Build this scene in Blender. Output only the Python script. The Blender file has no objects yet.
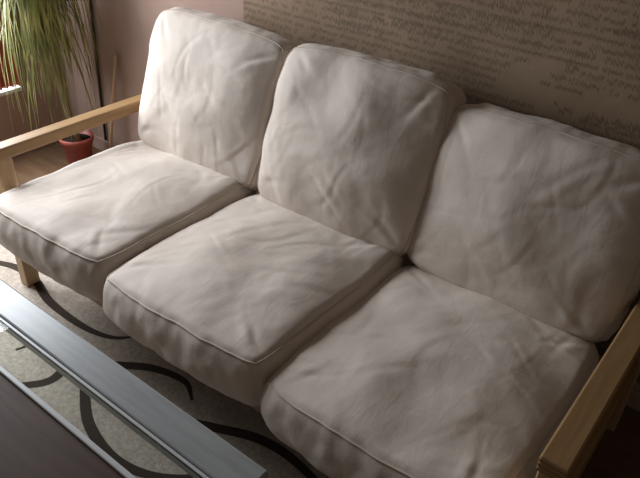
import bpy, bmesh, math, random
from mathutils import Vector, Matrix, Euler, noise
random.seed(7)
S=bpy.context.scene
S.view_settings.view_transform='Standard'
S.view_settings.look='None'
S.view_settings.exposure=0.0
col=S.collection

# ---------------------------------------------------------------- materials
def mat(name,base=(.5,.5,.5),rough=.6,spec=.3,metal=0.0):
    m=bpy.data.materials.new(name); m.use_nodes=True
    b=m.node_tree.nodes['Principled BSDF']
    b.inputs['Base Color'].default_value=(*base,1); b.inputs['Roughness'].default_value=rough
    b.inputs['Specular IOR Level'].default_value=spec; b.inputs['Metallic'].default_value=metal
    return m,m.node_tree,b
def N(nt,t,**k):
    n=nt.nodes.new(t)
    for a,v in k.items(): setattr(n,a,v)
    return n
def coords(nt,scale=(1,1,1),kind='Object',rot=(0,0,0)):
    tc=N(nt,'ShaderNodeTexCoord'); mp=N(nt,'ShaderNodeMapping'); mp.inputs['Scale'].default_value=scale
    mp.inputs['Rotation'].default_value=rot
    nt.links.new(tc.outputs[kind],mp.inputs['Vector']); return mp.outputs['Vector']
def noisen(nt,vec,scale,detail=4,rough=.5,dist=0):
    n=N(nt,'ShaderNodeTexNoise'); n.inputs['Scale'].default_value=scale; n.inputs['Detail'].default_value=detail
    n.inputs['Roughness'].default_value=rough; n.inputs['Distortion'].default_value=dist
    nt.links.new(vec,n.inputs['Vector']); return n.outputs['Fac']
def ramp(nt,fac,stops):
    r=N(nt,'ShaderNodeValToRGB'); e=r.color_ramp.elements
    while len(e)<len(stops): e.new(.5)
    for el,(p,c) in zip(e,stops): el.position=p; el.color=(*c,1)
    nt.links.new(fac,r.inputs['Fac']); return r.outputs['Color']
def bump(nt,b,h,strength,dist,prev=None):
    n=N(nt,'ShaderNodeBump'); n.inputs['Strength'].default_value=strength; n.inputs['Distance'].default_value=dist
    nt.links.new(h,n.inputs['Height'])
    if prev: nt.links.new(prev,n.inputs['Normal'])
    nt.links.new(n.outputs['Normal'],b.inputs['Normal']); return n.outputs['Normal']

def fabric():
    m,nt,b=mat('cushion_fabric',(.56,.50,.44),.7,.25)
    v=coords(nt)
    nt.links.new(ramp(nt,noisen(nt,v,5,4,.55),[(.3,(.56,.475,.41)),(.7,(.66,.57,.495))]),b.inputs['Base Color'])
    p=bump(nt,b,noisen(nt,coords(nt,(9,26,12),rot=(0,0,.6)),1,4,.6,1.0),.18,.008)
    p=bump(nt,b,noisen(nt,coords(nt,(28,10,12),rot=(0,0,.4)),1,4,.6,1.0),.14,.007,p)
    bump(nt,b,noisen(nt,v,350,2),.2,.001,p)
    b.inputs['Sheen Weight'].default_value=.12
    return m
FAB=fabric()
PIPE,_,_=mat('cushion_piping',(.54,.455,.39),.75,.2)

def wood(name,c1,c2,rough=.45,axis=(2,30,30)):
    m,nt,b=mat(name,c1,rough,.35)
    v=coords(nt,axis)
    nt.links.new(ramp(nt,noisen(nt,v,2.2,6,.6,.6),[(.3,c1),(.7,c2)]),b.inputs['Base Color'])
    bump(nt,b,noisen(nt,v,5,3),.08,.002)
    return m
PINE_Y=wood('pine_wood_lengthwise',(.27,.155,.065),(.37,.225,.105),.42,(30,2,30))
PINE_X=wood('pine_wood_cross',(.27,.16,.07),(.36,.22,.11),.45,(2,30,30))
PINE_Z=wood('pine_wood_upright',(.38,.25,.13),(.48,.33,.19),.45,(30,30,2))

# ---------------------------------------------------------------- mesh helpers
def link(o,parent=None):
    col.objects.link(o)
    if parent: o.parent=parent
    return o
def empty(name,loc=(0,0,0)):
    o=bpy.data.objects.new(name,None); o.location=loc; o.empty_display_size=.1; col.objects.link(o); return o
def mesh(name,vs,fs,m=None,parent=None,smooth=True):
    me=bpy.data.meshes.new(name); me.from_pydata([tuple(v) for v in vs],[],fs); me.update()
    if smooth:
        for p in me.polygons: p.use_smooth=True
    o=bpy.data.objects.new(name,me)
    if m: me.materials.append(m)
    return link(o,parent)
def box(name,lo,hi,m,parent=None,bev=.004,segs=2):
    bm=bmesh.new(); bmesh.ops.create_cube(bm,size=1)
    c=[(a+b)/2 for a,b in zip(lo,hi)]; s=[b-a for a,b in zip(lo,hi)]
    for v in bm.verts: v.co=Vector((c[0]+v.co.x*s[0],c[1]+v.co.y*s[1],c[2]+v.co.z*s[2]))
    if bev: bmesh.ops.bevel(bm,geom=bm.edges[:],offset=bev,segments=segs,affect='EDGES',profile=.5)
    me=bpy.data.meshes.new(name); bm.to_mesh(me); bm.free(); me.materials.append(m)
    return link(bpy.data.objects.new(name,me),parent)
def tube_geo(path,r,n=8,closed=False,taper=None):
    vs=[];fs=[];L=len(path); up=Vector((0,0,1))
    for i,p in enumerate(path):
        p=Vector(p)
        a=Vector(path[(i-1)%L]) if (closed or i>0) else p
        b=Vector(path[(i+1)%L]) if (closed or i<L-1) else p
        t=(b-a).normalized()
        ref=up if abs(t.z)<.95 else Vector((1,0,0))
        s=t.cross(ref).normalized(); q=s.cross(t)
        rr=r if taper is None else r*(1+(taper-1)*i/(L-1))
        for k in range(n):
            an=2*math.pi*k/n; vs.append(p+s*math.cos(an)*rr+q*math.sin(an)*rr)
    for i in range(L if closed else L-1):
        for k in range(n):
            j=(i+1)%L
            fs.append((i*n+k,i*n+(k+1)%n,j*n+(k+1)%n,j*n+k))
    if not closed:
        fs.append(tuple(range(n))[::-1]); fs.append(tuple((L-1)*n+k for k in range(n)))
    return vs,fs
def tube(name,path,r,m,parent=None,n=8,closed=False,taper=None):
    vs,fs=tube_geo(path,r,n,closed,taper); return mesh(name,vs,fs,m,parent)

# ---------------------------------------------------------------- cushions
def nz(x,y,z): return noise.noise(Vector((x,y,z)))
def cushion(name,W,D,T,M,seed,parent,dome=.035,back_dome=.0,kind='seat',amp=1.0,kc=.045,sideb=.012):
    a,b,c=W/2,D/2,T/2; r=.020
    rnd=random.Random(int(seed*100))
    folds=[]
    base=(.9,-.35,1.35,.2) if kind=='seat' else (1.0,-.6,.15,1.5,-1.1)
    for _ in range(26):
        ang=rnd.choice(base)+rnd.uniform(-.35,.35)
        L=rnd.uniform(.04,.14)
        folds.append((rnd.uniform(-.85,.85)*a,rnd.uniform(-.85,.85)*b,ang,L,rnd.uniform(.007,.015),rnd.uniform(.0005,.0015),rnd.uniform(-3.5,3.5)))
    for sx,sy in ((-1,-1),(1,-1),(1,1),(-1,1)):
        for q in range(3):
            an=math.atan2(-sy*b,-sx*a)+rnd.uniform(-.5,.5)
            folds.append((sx*a*.76,sy*b*.76,an,rnd.uniform(.06,.10),rnd.uniform(.009,.013),rnd.uniform(.0008,.0016),rnd.uniform(-1.5,1.5)))
    def wr(x,y):
        wx=x+.035*nz(x*5,y*5,seed); wy=y+.035*nz(x*5,y*5,seed+9)
        h=.014*nz(wx*4.0,wy*4.0,seed+1)+.0038*nz(wx*10,wy*10,seed+5)+.0012*nz(wx*24,wy*24,seed+6)
        for fx,fy,an,L,wd,dp,cv in folds:
            ca,sa=math.cos(an),math.sin(an); u=ca*(wx-fx)+sa*(wy-fy)
            if abs(u)>2.2*L: continue
            v=-sa*(wx-fx)+ca*(wy-fy)+cv*u*u
            if abs(v)>4*wd: continue
            e=math.exp(-(u/L)**2)
            h+=e*dp*(-math.exp(-(v/wd)**2)+.7*math.exp(-((v-1.7*wd)/(1.5*wd))**2))
        return h*amp
    def f(q):
        x,y,z=q
        cl=Vector((max(-a+r,min(a-r,x)),max(-b+r,min(b-r,y)),max(-c+r,min(c-r,z))))
        d=Vector(q)-cl
        p=cl+(d.normalized()*r if d.length>1e-9 else d)
        u,v,w=p.x/a,p.y/b,p.z/c
        kx=1-kc*abs(v)**8; ky=1-kc*abs(u)**8
        p.x*=kx; p.y*=ky
        bow=.012
        p.x+=bow*u*abs(u)**3*(1-v*v); p.y+=bow*v*abs(v)**3*(1-u*u)
        side=(1-w*w)
        ed=max(abs(u),abs(v))**12
        p.x+=sideb*u*side*ed; p.y+=sideb*v*side*ed
        s=.006*ed*(nz(u*3+seed,v*3,w*1.3)+.5*nz(u*8,v*8+seed,w*2))
        p.x+=s*u; p.y+=s*v
        g=max(0,(1-u*u))**.5*max(0,(1-v*v))**.5
        if w>0:
            e=min(1,g*2.6)
            p.z+=w**3*(dome*g+wr(p.x,p.y)*(.15+.85*e))
            p.z+=.010*w*nz(u*2.0,v*2.0,seed+40)
        else:
            p.z-=abs(w)**3*back_dome*g
        return p
    nx=int(W/.0052); ny=int(D/.0052); nzg=12
    idx={};vs=[];fs=[]
    def vid(i,j,k):
        key=(i,j,k)
        if key not in idx:
            idx[key]=len(vs); vs.append(f((-a+2*a*i/nx,-b+2*b*j/ny,-c+2*c*k/nzg)))
        return idx[key]
    for i in range(nx):
        for j in range(ny):
            fs.append((vid(i,j,nzg),vid(i+1,j,nzg),vid(i+1,j+1,nzg),vid(i,j+1,nzg)))
            fs.append((vid(i,j,0),vid(i,j+1,0),vid(i+1,j+1,0),vid(i+1,j,0)))
    for i in range(nx):
        for k in range(nzg):
            fs.append((vid(i,0,k),vid(i+1,0,k),vid(i+1,0,k+1),vid(i,0,k+1)))
            fs.append((vid(i,ny,k),vid(i,ny,k+1),vid(i+1,ny,k+1),vid(i+1,ny,k)))
    for j in range(ny):
        for k in range(nzg):
            fs.append((vid(0,j,k),vid(0,j,k+1),vid(0,j+1,k+1),vid(0,j+1,k)))
            fs.append((vid(nx,j,k),vid(nx,j+1,k),vid(nx,j+1,k+1),vid(nx,j,k+1)))
    o=mesh(name,vs,fs,FAB,parent); o.matrix_local=M
    per=[]
    n=70
    for i in range(n): per.append((-a+2*a*i/n,-b))
    for i in range(n): per.append((a,-b+2*b*i/n))
    for i in range(n): per.append((a-2*a*i/n,b))
    for i in range(n): per.append((-a,b-2*b*i/n))
    for t,zz in (('top_piping',c),('bottom_piping',-c)):
        path=[f((x,y,zz)) for x,y in per]
        po=tube(name+'_'+t,path,.0032,PIPE,parent,6,True); po.matrix_local=M
    return o

sofa=empty('three_seat_sofa')
w=.62; ZS=.45; D=.70; T=.16
for i,(dx,dy,rz,ry,dz,Wc) in enumerate(((-.014,0,.015,-.035,0.002,.598),(-.002,-.005,.01,-.04,-.002,.605),(.004,-.005,.0,-.02,-.022,.612))):
    M=Matrix.Translation((w*(i+.5)+dx,D/2+dy,ZS-T/2+dz))@Matrix.Rotation(rz,4,'Z')@Matrix.Rotation(ry,4,'Y')
    cushion('seat_cushion_%d'%(i+1),Wc,D,T,M,i*5+2.3,sofa,dome=.045,kind='seat',sideb=.020,amp=.8)
TB=.14
tilt=math.atan2(.171,.477)
for i,(dx,dy,dz,rz,rr,Wc,H) in enumerate(((.012,0,-.002,0,0,.628,.518),(.022,-.005,0,.03,.0,.60,.53),(.0,.025,-.018,0,0,.62,.50))):
    up=Vector((0,math.sin(tilt),math.cos(tilt))); fw=Vector((0,-math.cos(tilt),math.sin(tilt)))
    base=Vector((w*(i+.5)+dx,.632+dy,.455+dz))
    cen=base+up*H/2-fw*TB/2
    R=Matrix(((1,0,0),(0,up.y,fw.y),(0,up.z,fw.z))).to_4x4()
    M=Matrix.Translation(cen)@Matrix.Rotation(rz,4,'Z')@R@Matrix.Rotation(rr,4,'Z')
    cushion('back_cushion_%d'%(i+1),Wc,H,TB,M,i*4+31.7,sofa,dome=.07,back_dome=.0,kind='back',amp=.85,kc=.06)
# frame
AX=1.897
FZ=.0075
for nm,x0,x1 in (('left',-.085,-.03),('right',AX,AX+.06)):
    box(nm+'_armrest',(x0,.085,.543),(x1,.93,.586),PINE_Y,sofa,.005)
    box(nm+'_front_leg',(x0+.004,.09,FZ),(x1-.004,.145,.544),PINE_Z,sofa,.004)
    box(nm+'_rear_leg',(x0+.004,.86,.0005),(x1-.004,.925,.80),PINE_Z,sofa,.004)
    box(nm+'_side_rail',(x0+.008,.14,.22),(x1-.008,.87,.30),PINE_Y,sofa,.004)
    for q in range(3):
        box(nm+'_finger_joint_%d'%(q+1),(x0+.001,.0835,.546+q*.013),(x1-.001,.12,.553+q*.013),wood('end_grain_%s_%d'%(nm,q),(.20,.11,.05),(.27,.15,.07)),sofa,.001)
box('front_rail',(-.04,.06,.215),(AX+.01,.09,.285),PINE_X,sofa)
box('rear_rail',(-.04,.80,.215),(AX+.01,.83,.285),PINE_X,sofa)
for i in range(9):
    x=.03+i*.225
    box('seat_slat_%d'%(i+1),(x,.09,.248),(x+.07,.80,.266),PINE_Y,sofa,.003)
for i,z in enumerate((.45,.62,.76)):
    y=.80+(z-.45)*.30
    box('back_rail_%d'%(i+1),(-.04,y+.025,z-.03),(AX+.01,y+.045,z+.03),PINE_X,sofa,.003)

# ---------------------------------------------------------------- room shell
def plaster(name,c1,c2):
    m,nt,b=mat(name,c1,.85,.15); v=coords(nt)
    nt.links.new(ramp(nt,noisen(nt,v,3,5,.6),[(.3,c1),(.7,c2)]),b.inputs['Base Color'])
    bump(nt,b,noisen(nt,v,60,4),.2,.002); return m
PL=plaster('pink_plaster',(.35,.24,.195),(.41,.285,.235))
def wallpaper():
    m,nt,b=mat('script_wallpaper',(.2,.14,.1),.75,.2)
    tc=N(nt,'ShaderNodeTexCoord'); sx=N(nt,'ShaderNodeSeparateXYZ'); nt.links.new(tc.outputs['Object'],sx.inputs[0])
    def mth(op,a,b_=None,c_=None):
        n=N(nt,'ShaderNodeMath',operation=op)
        for k,vv in enumerate((a,b_,c_)):
            if vv is None: continue
            if isinstance(vv,(int,float)): n.inputs[k].default_value=vv
            else: nt.links.new(vv,n.inputs[k])
        return n.outputs[0]
    X,Z=sx.outputs['X'],sx.outputs['Z']
    def n2(xs,ys,sc,seed,det=1):
        cb=N(nt,'ShaderNodeCombineXYZ'); nt.links.new(xs,cb.inputs[0]); nt.links.new(ys,cb.inputs[1]); cb.inputs[2].default_value=seed
        t=N(nt,'ShaderNodeTexNoise'); t.inputs['Scale'].default_value=sc; t.inputs['Detail'].default_value=det
        nt.links.new(cb.outputs[0],t.inputs['Vector']); return t.outputs['Fac']
    def layer(pitch,freq,seed,thr):
        zr=mth('ADD',mth('MULTIPLY',Z,1/pitch),mth('MULTIPLY',n2(mth('MULTIPLY',X,2.),mth('MULTIPLY',Z,0.),1.,seed+3),.9))
        row=mth('FLOOR',zr); fr=mth('SUBTRACT',zr,row); r7=mth('MULTIPLY',row,17.3)
        cur=n2(mth('MULTIPLY',mth('ADD',X,mth('MULTIPLY',Z,.35)),freq),r7,1.0,seed,2)
        cur=mth('ADD',mth('MULTIPLY',mth('SUBTRACT',cur,.5),2.1),.48)
        dist=mth('ABSOLUTE',mth('SUBTRACT',fr,cur))
        st=mth('MAXIMUM',mth('SUBTRACT',1.,mth('MULTIPLY',dist,4.5)),0.)
        word=mth('GREATER_THAN',n2(mth('MULTIPLY',X,freq*.13),r7,1.,seed+5),.40)
        para=mth('GREATER_THAN',n2(mth('MULTIPLY',X,1.7),mth('MULTIPLY',row,pitch*4),1.,seed+9,2),thr)
        return mth('MULTIPLY',mth('MULTIPLY',st,word),para)
    ink=mth('MAXIMUM',layer(.026,330.,1.,.36),mth('MULTIPLY',layer(.041,190.,31.,.55),.9))
    mot=noisen(nt,tc.outputs['Object'],2.3,7,.68)
    basec=ramp(nt,mot,[(.3,(.20,.135,.088)),(.7,(.36,.255,.17))])
    mx=N(nt,'ShaderNodeMix',data_type='RGBA'); nt.links.new(mth('MULTIPLY',ink,.7),mx.inputs['Factor'])
    nt.links.new(basec,mx.inputs['A']); mx.inputs['B'].default_value=(.06,.038,.025,1)
    nt.links.new(mx.outputs['Result'],b.inputs['Base Color'])
    return m
YW=1.02
box('wall_back',(-1.25,YW,0),(3.2,YW+.1,2.5),PL,None,0)
box('wallpaper_panel',(.24,YW-.004,.1),(3.2,YW,2.5),wallpaper(),None,0)
XL=-1.05
wy0,wy1,wz0,wz1=-.70,.76,.34,2.1
wl=empty('wall_left')
box('below_window',(XL-.12,-2.6,0),(XL,YW,wz0),PL,wl,0)
box('above_window',(XL-.12,-2.6,wz1),(XL,YW,2.5),PL,wl,0)
box('right_of_window',(XL-.12,wy1,wz0),(XL,YW,wz1),PL,wl,0)
box('left_of_window',(XL-.12,-2.6,wz0),(XL,wy0,wz1),PL,wl,0)
WH,_,_=mat('white_gloss_paint',(.75,.73,.70),.35,.4)
win=empty('window_1')
box('sill',(XL-.11,wy0,wz0),(XL+.03,wy1,wz0+.02),WH,win,.004)
box('frame_far',(XL-.09,wy1-.05,wz0+.02),(XL-.03,wy1,wz1),WH,win,.004)
box('frame_near',(XL-.09,wy0,wz0+.02),(XL-.03,wy0+.05,wz1),WH,win,.004)
box('frame_mid',(XL-.09,0,wz0+.02),(XL-.03,.05,wz1),WH,win,.004)
box('frame_top',(XL-.09,wy0,wz1-.05),(XL-.03,wy1,wz1),WH,win,.004)
box('frame_bottom',(XL-.09,wy0,wz0+.02),(XL-.03,wy1,wz0+.07),WH,win,.004)
FL=wood('floor_wood',(.10,.055,.03),(.17,.10,.055),.45,(2,14,14))
box('floor',(-1.25,-2.6,-.05),(3.2,YW+.1,0),FL,None,0)
box('baseboard_back',(XL,YW-.018,0),(3.2,YW-.001,.07),PL,None,.003)
CM,nt,b=mat('curtain_cloth',(.42,.12,.07),.8,.1)
vs=[];fs=[]
nn=60
for i in range(nn+1):
    t=i/nn; y=.58+.17*t; x=XL+.03+.012*math.sin(t*34)
    vs+= [(x,y,.375),(x,y,2.2)]
for i in range(nn): fs.append((2*i,2*i+2,2*i+3,2*i+1))
mesh('curtain',vs,fs,CM)

# ---------------------------------------------------------------- rug with swirls
RM,nt,b=mat('rug_pile',(.45,.42,.38),.95,.05); v=coords(nt)
nt.links.new(ramp(nt,noisen(nt,v,90,4,.6),[(.3,(.31,.26,.215)),(.7,(.50,.43,.36))]),b.inputs['Base Color'])
bump(nt,b,noisen(nt,v,200,3),.6,.004)
DM,nt,b=mat('rug_dark_swirl',(.05,.037,.03),.95,.05)
rug=empty('patterned_rug')
box('pile',(-.75,-1.5,0.0005),(2.3,.30,.006),RM,rug,.002)
def ribbon(name,pts,w0=.034):
    P=[Vector((x,y,0)) for x,y in pts]; P=[2*P[0]-P[1]]+P+[2*P[-1]-P[-2]]
    path=[]
    for i in range(1,len(P)-2):
        for q in range(10):
            t=q/10
            path.append(.5*((2*P[i])+(P[i+1]-P[i-1])*t+(2*P[i-1]-5*P[i]+4*P[i+1]-P[i+2])*t*t+(3*P[i]-P[i-1]-3*P[i+1]+P[i+2])*t**3))
    path.append(P[-2]); vs=[];fs=[];n=len(path)-1
    for i,p in enumerate(path):
        tg=(path[min(n,i+1)]-path[max(0,i-1)]).normalized(); s=Vector((-tg.y,tg.x,0))
        ww=w0*(.3+.7*math.sin(math.pi*min(1,.08+i/n*.95)))/2
        for sg in (-1,1):
            qv=p+s*ww*sg; vs.append((qv.x,qv.y,.0067))
    for i in range(n): fs.append((2*i,2*i+1,2*i+3,2*i+2))
    mesh(name,vs,fs,DM,rug)
R=[[(-.50,-.02),(-.35,.06),(-.2,.13),(-.06,.135),(.1,.095),(.3,.09),(.43,.12),(.5,.19)],
   [(.36,-.03),(.45,.0),(.53,.03),(.65,.11),(.78,.14),(.86,.10)],
   [(.86,.0),(.93,.04),(1.0,.07),(1.12,.12),(1.25,.13),(1.42,.09),(1.5,.0)],
   [(.33,-.27),(.40,-.21),(.45,-.14),(.43,-.07),(.36,-.04),(.27,-.06),(.24,-.13)],
   [(.47,.0),(.52,-.05),(.58,-.10),(.70,-.17),(.85,-.20),(.98,-.17),(1.08,-.09),(1.08,-.02)],
   [(.1,-.3),(0,-.2),(-.12,-.16),(-.25,-.2),(-.28,-.3),(-.2,-.36)],
   [(.6,-.4),(.8,-.32),(1.0,-.38),(1.2,-.34),(1.4,-.22),(1.5,-.25)],
   [(-.6,-.5),(-.4,-.45),(-.2,-.55),(0,-.7),(.2,-.65)],
   [(1.6,.15),(1.75,.05),(1.9,.06),(2.05,.15),(2.2,.1)]]
for i,p in enumerate(R): ribbon('swirl_%d'%(i+1),p)
for i,p in enumerate(R[:7]): ribbon('swirl_%d'%(i+11),[(x+.25,-y-1.05) for x,y in p])

# ---------------------------------------------------------------- coffee table
TG,nt,b=mat('grey_painted_wood',(.42,.43,.43),.3,.5); v=coords(nt,(3,30,30))
nt.links.new(ramp(nt,noisen(nt,v,2,5),[(.3,(.24,.245,.245)),(.7,(.31,.315,.315))]),b.inputs['Base Color'])
TL,nt,b=mat('light_edge_trim',(.50,.50,.50),.3,.5)
GL,nt,b=mat('table_glass',(.9,.95,.93),.02,.5)
b.inputs['Transmission Weight'].default_value=1.0; b.inputs['IOR'].default_value=1.2
DK=wood('dark_table_inlay',(.040,.021,.014),(.085,.045,.029),.55,(2,20,20))
DK.node_tree.nodes['Principled BSDF'].inputs['Specular IOR Level'].default_value=.12
ct=empty('coffee_table')
x0,x1,y0,y1,zt=.20,1.45,-.86,-.20,.45
box('rear_top_rail',(x0,y1-.088,zt-.035),(x1,y1,zt),TG,ct,.005)
box('rear_lip',(x0+.09,y1-.097,zt-.035),(x1-.09,y1-.0885,zt-.004),TL,ct,.002)
box('front_top_rail',(x0,y0,zt-.035),(x1,y0+.095,zt),TG,ct,.005)
box('left_top_rail',(x0,y0+.095,zt-.035),(x0+.09,y1-.0885,zt),TG,ct,.005)
box('right_top_rail',(x1-.09,y0+.095,zt-.035),(x1,y1-.0885,zt),TG,ct,.005)
box('inner_bar_rear',(x0+.09,y1-.20,zt-.03),(x1-.09,y1-.186,zt),TL,ct,.003)
box('inner_bar_front',(x0+.09,y0+.184,zt-.03),(x1-.09,y0+.20,zt),TL,ct,.003)
box('glass_strip_rear',(x0+.09,y1-.186,zt-.012),(x1-.09,y1-.097,zt-.006),GL,ct,0)
box('glass_strip_front',(x0+.09,y0+.095,zt-.012),(x1-.09,y0+.184,zt-.006),GL,ct,0)
box('centre_panel',(x0+.09,y0+.20,zt-.028),(x1-.09,y1-.20,zt-.006),DK,ct,.002)
for i,(x,y) in enumerate(((x0,y0),(x1-.06,y0),(x0,y1-.06),(x1-.06,y1-.06))):
    box('leg_%d'%(i+1),(x+.003,y+.003,FZ),(x+.057,y+.057,zt-.03),TG,ct,.004)

# ---------------------------------------------------------------- plant
pl=empty('potted_ponytail_palm')
PM,_,_=mat('terracotta_plastic',(.34,.08,.06),.4,.4)
SM,_,_=mat('soil',(.03,.02,.015),.95,.1)
TM=wood('plant_trunk',(.16,.11,.06),(.24,.17,.10),.8,(8,8,30))
def lathe(name,prof,m,parent,loc,n=40):
    vs=[];fs=[]
    for r,z in prof:
        for k in range(n):
            an=2*math.pi*k/n; vs.append((loc[0]+r*math.cos(an),loc[1]+r*math.sin(an),loc[2]+z))
    for i in range(len(prof)-1):
        for k in range(n): fs.append((i*n+k,i*n+(k+1)%n,(i+1)*n+(k+1)%n,(i+1)*n+k))
    return mesh(name,vs,fs,m,parent)
px,py=-.75,.84
lathe('pot',[(0,0),(.055,0),(.058,.004),(.074,.13),(.082,.132),(.084,.155),(.078,.157),(.074,.153),(.068,.125),(0.0,.125)],PM,pl,(px,py,0.001))
lathe('soil',[(0,.137),(.04,.139),(.069,.135)],SM,pl,(px,py,0.001))
LM,nt,b=mat('palm_leaf',(.16,.20,.05),.45,.4); v=coords(nt)
nt.links.new(ramp(nt,noisen(nt,v,7,3),[(.3,(.06,.07,.018)),(.5,(.17,.18,.05)),(.75,(.42,.36,.13))]),b.inputs['Base Color'])
crowns=[Vector((px+.0,py-.07,.98)),Vector((px-.08,py-.04,.80)),Vector((px+.03,py-.10,1.12))]
for i,c in enumerate(crowns):
    p0=Vector((px+.02*(i-1),py,.12)); path=[p0.lerp(c,t/10)+Vector((.015*math.sin(t*.7+i),.01*math.cos(t*.8+i),0)) for t in range(11)]
    tube('stem_%d'%(i+1),path,.011,TM,pl,8,False,.7)
vs=[];fs=[]
for i in range(340):
    c=crowns[i%3]; an=random.uniform(0,2*math.pi); L=random.uniform(.38,.86)
    rad=random.uniform(.05,.27); rise=random.uniform(.02,.14)
    d=Vector((math.cos(an),math.sin(an),0)); s=Vector((-d.y,d.x,0)); wd=random.uniform(.0035,.007)
    tw=random.uniform(-.8,.8); n=14; st=len(vs)
    for k in range(n+1):
        t=k/n
        out=rad*(1-(1-t)**2.0); z=rise*math.sin(min(1,t*3)*math.pi/2*1.0)*(1) - L*max(0,t-.12)**1.5
        p=c+d*out+Vector((0,0,z))+s*(.05*tw*math.sin(t*4))
        p.y=min(p.y,YW-.035); p.x=max(p.x,XL+.05)
        ww=wd*(1-t**3)*.9+.0006; q=(s+Vector((0,0,tw*.6))).normalized()
        vs.append(p-q*ww); vs.append(p+q*ww)
    for k in range(n): fs.append((st+2*k,st+2*k+1,st+2*k+3,st+2*k+2))
mesh('leaves',vs,fs,LM,pl)
BM,_,_=mat('bamboo',(.50,.33,.20),.5,.3)
tube('bamboo_cane',[(-.640,.935,.001),(-.600,.965,.30),(-.568,1.002,.57)],.008,BM,None,8)
KM,_,_=mat('black_rubber',(.015,.012,.012),.6,.3)
tube('wall_cable',[(-.715,1.011,2.3),(-.718,1.011,1.2),(-.724,1.011,.8),(-.738,1.011,.5),(-.75,1.011,.25),(-.755,1.009,.075)],.0065,KM,None,8)

# ---------------------------------------------------------------- light
def area(name,loc,target,sx,sy,power,colr):
    l=bpy.data.lights.new(name,'AREA'); l.shape='RECTANGLE'; l.size=sx; l.size_y=sy; l.energy=power; l.color=colr
    o=bpy.data.objects.new(name,l); o.location=loc
    o.rotation_euler=(Vector(target)-Vector(loc)).to_track_quat('-Z','Y').to_euler(); col.objects.link(o)
area('window_daylight',(XL-.16,.20,1.15),(-.1,.15,.3),1.1,1.3,98,(.88,.94,1.0))
W=bpy.data.worlds.new('world'); S.world=W; W.use_nodes=True
W.node_tree.nodes['Background'].inputs[0].default_value=(1.0,.84,.68,1); W.node_tree.nodes['Background'].inputs[1].default_value=.08

# ---------------------------------------------------------------- camera
cd=bpy.data.cameras.new('camera'); cd.sensor_width=36; cd.lens=36*678.2/640; cd.clip_start=.02
co=bpy.data.objects.new('camera',cd); co.location=(2.0561,-.8865,1.6432); co.rotation_euler=(.9847,-.0439,.6636)
col.objects.link(co); S.camera=co
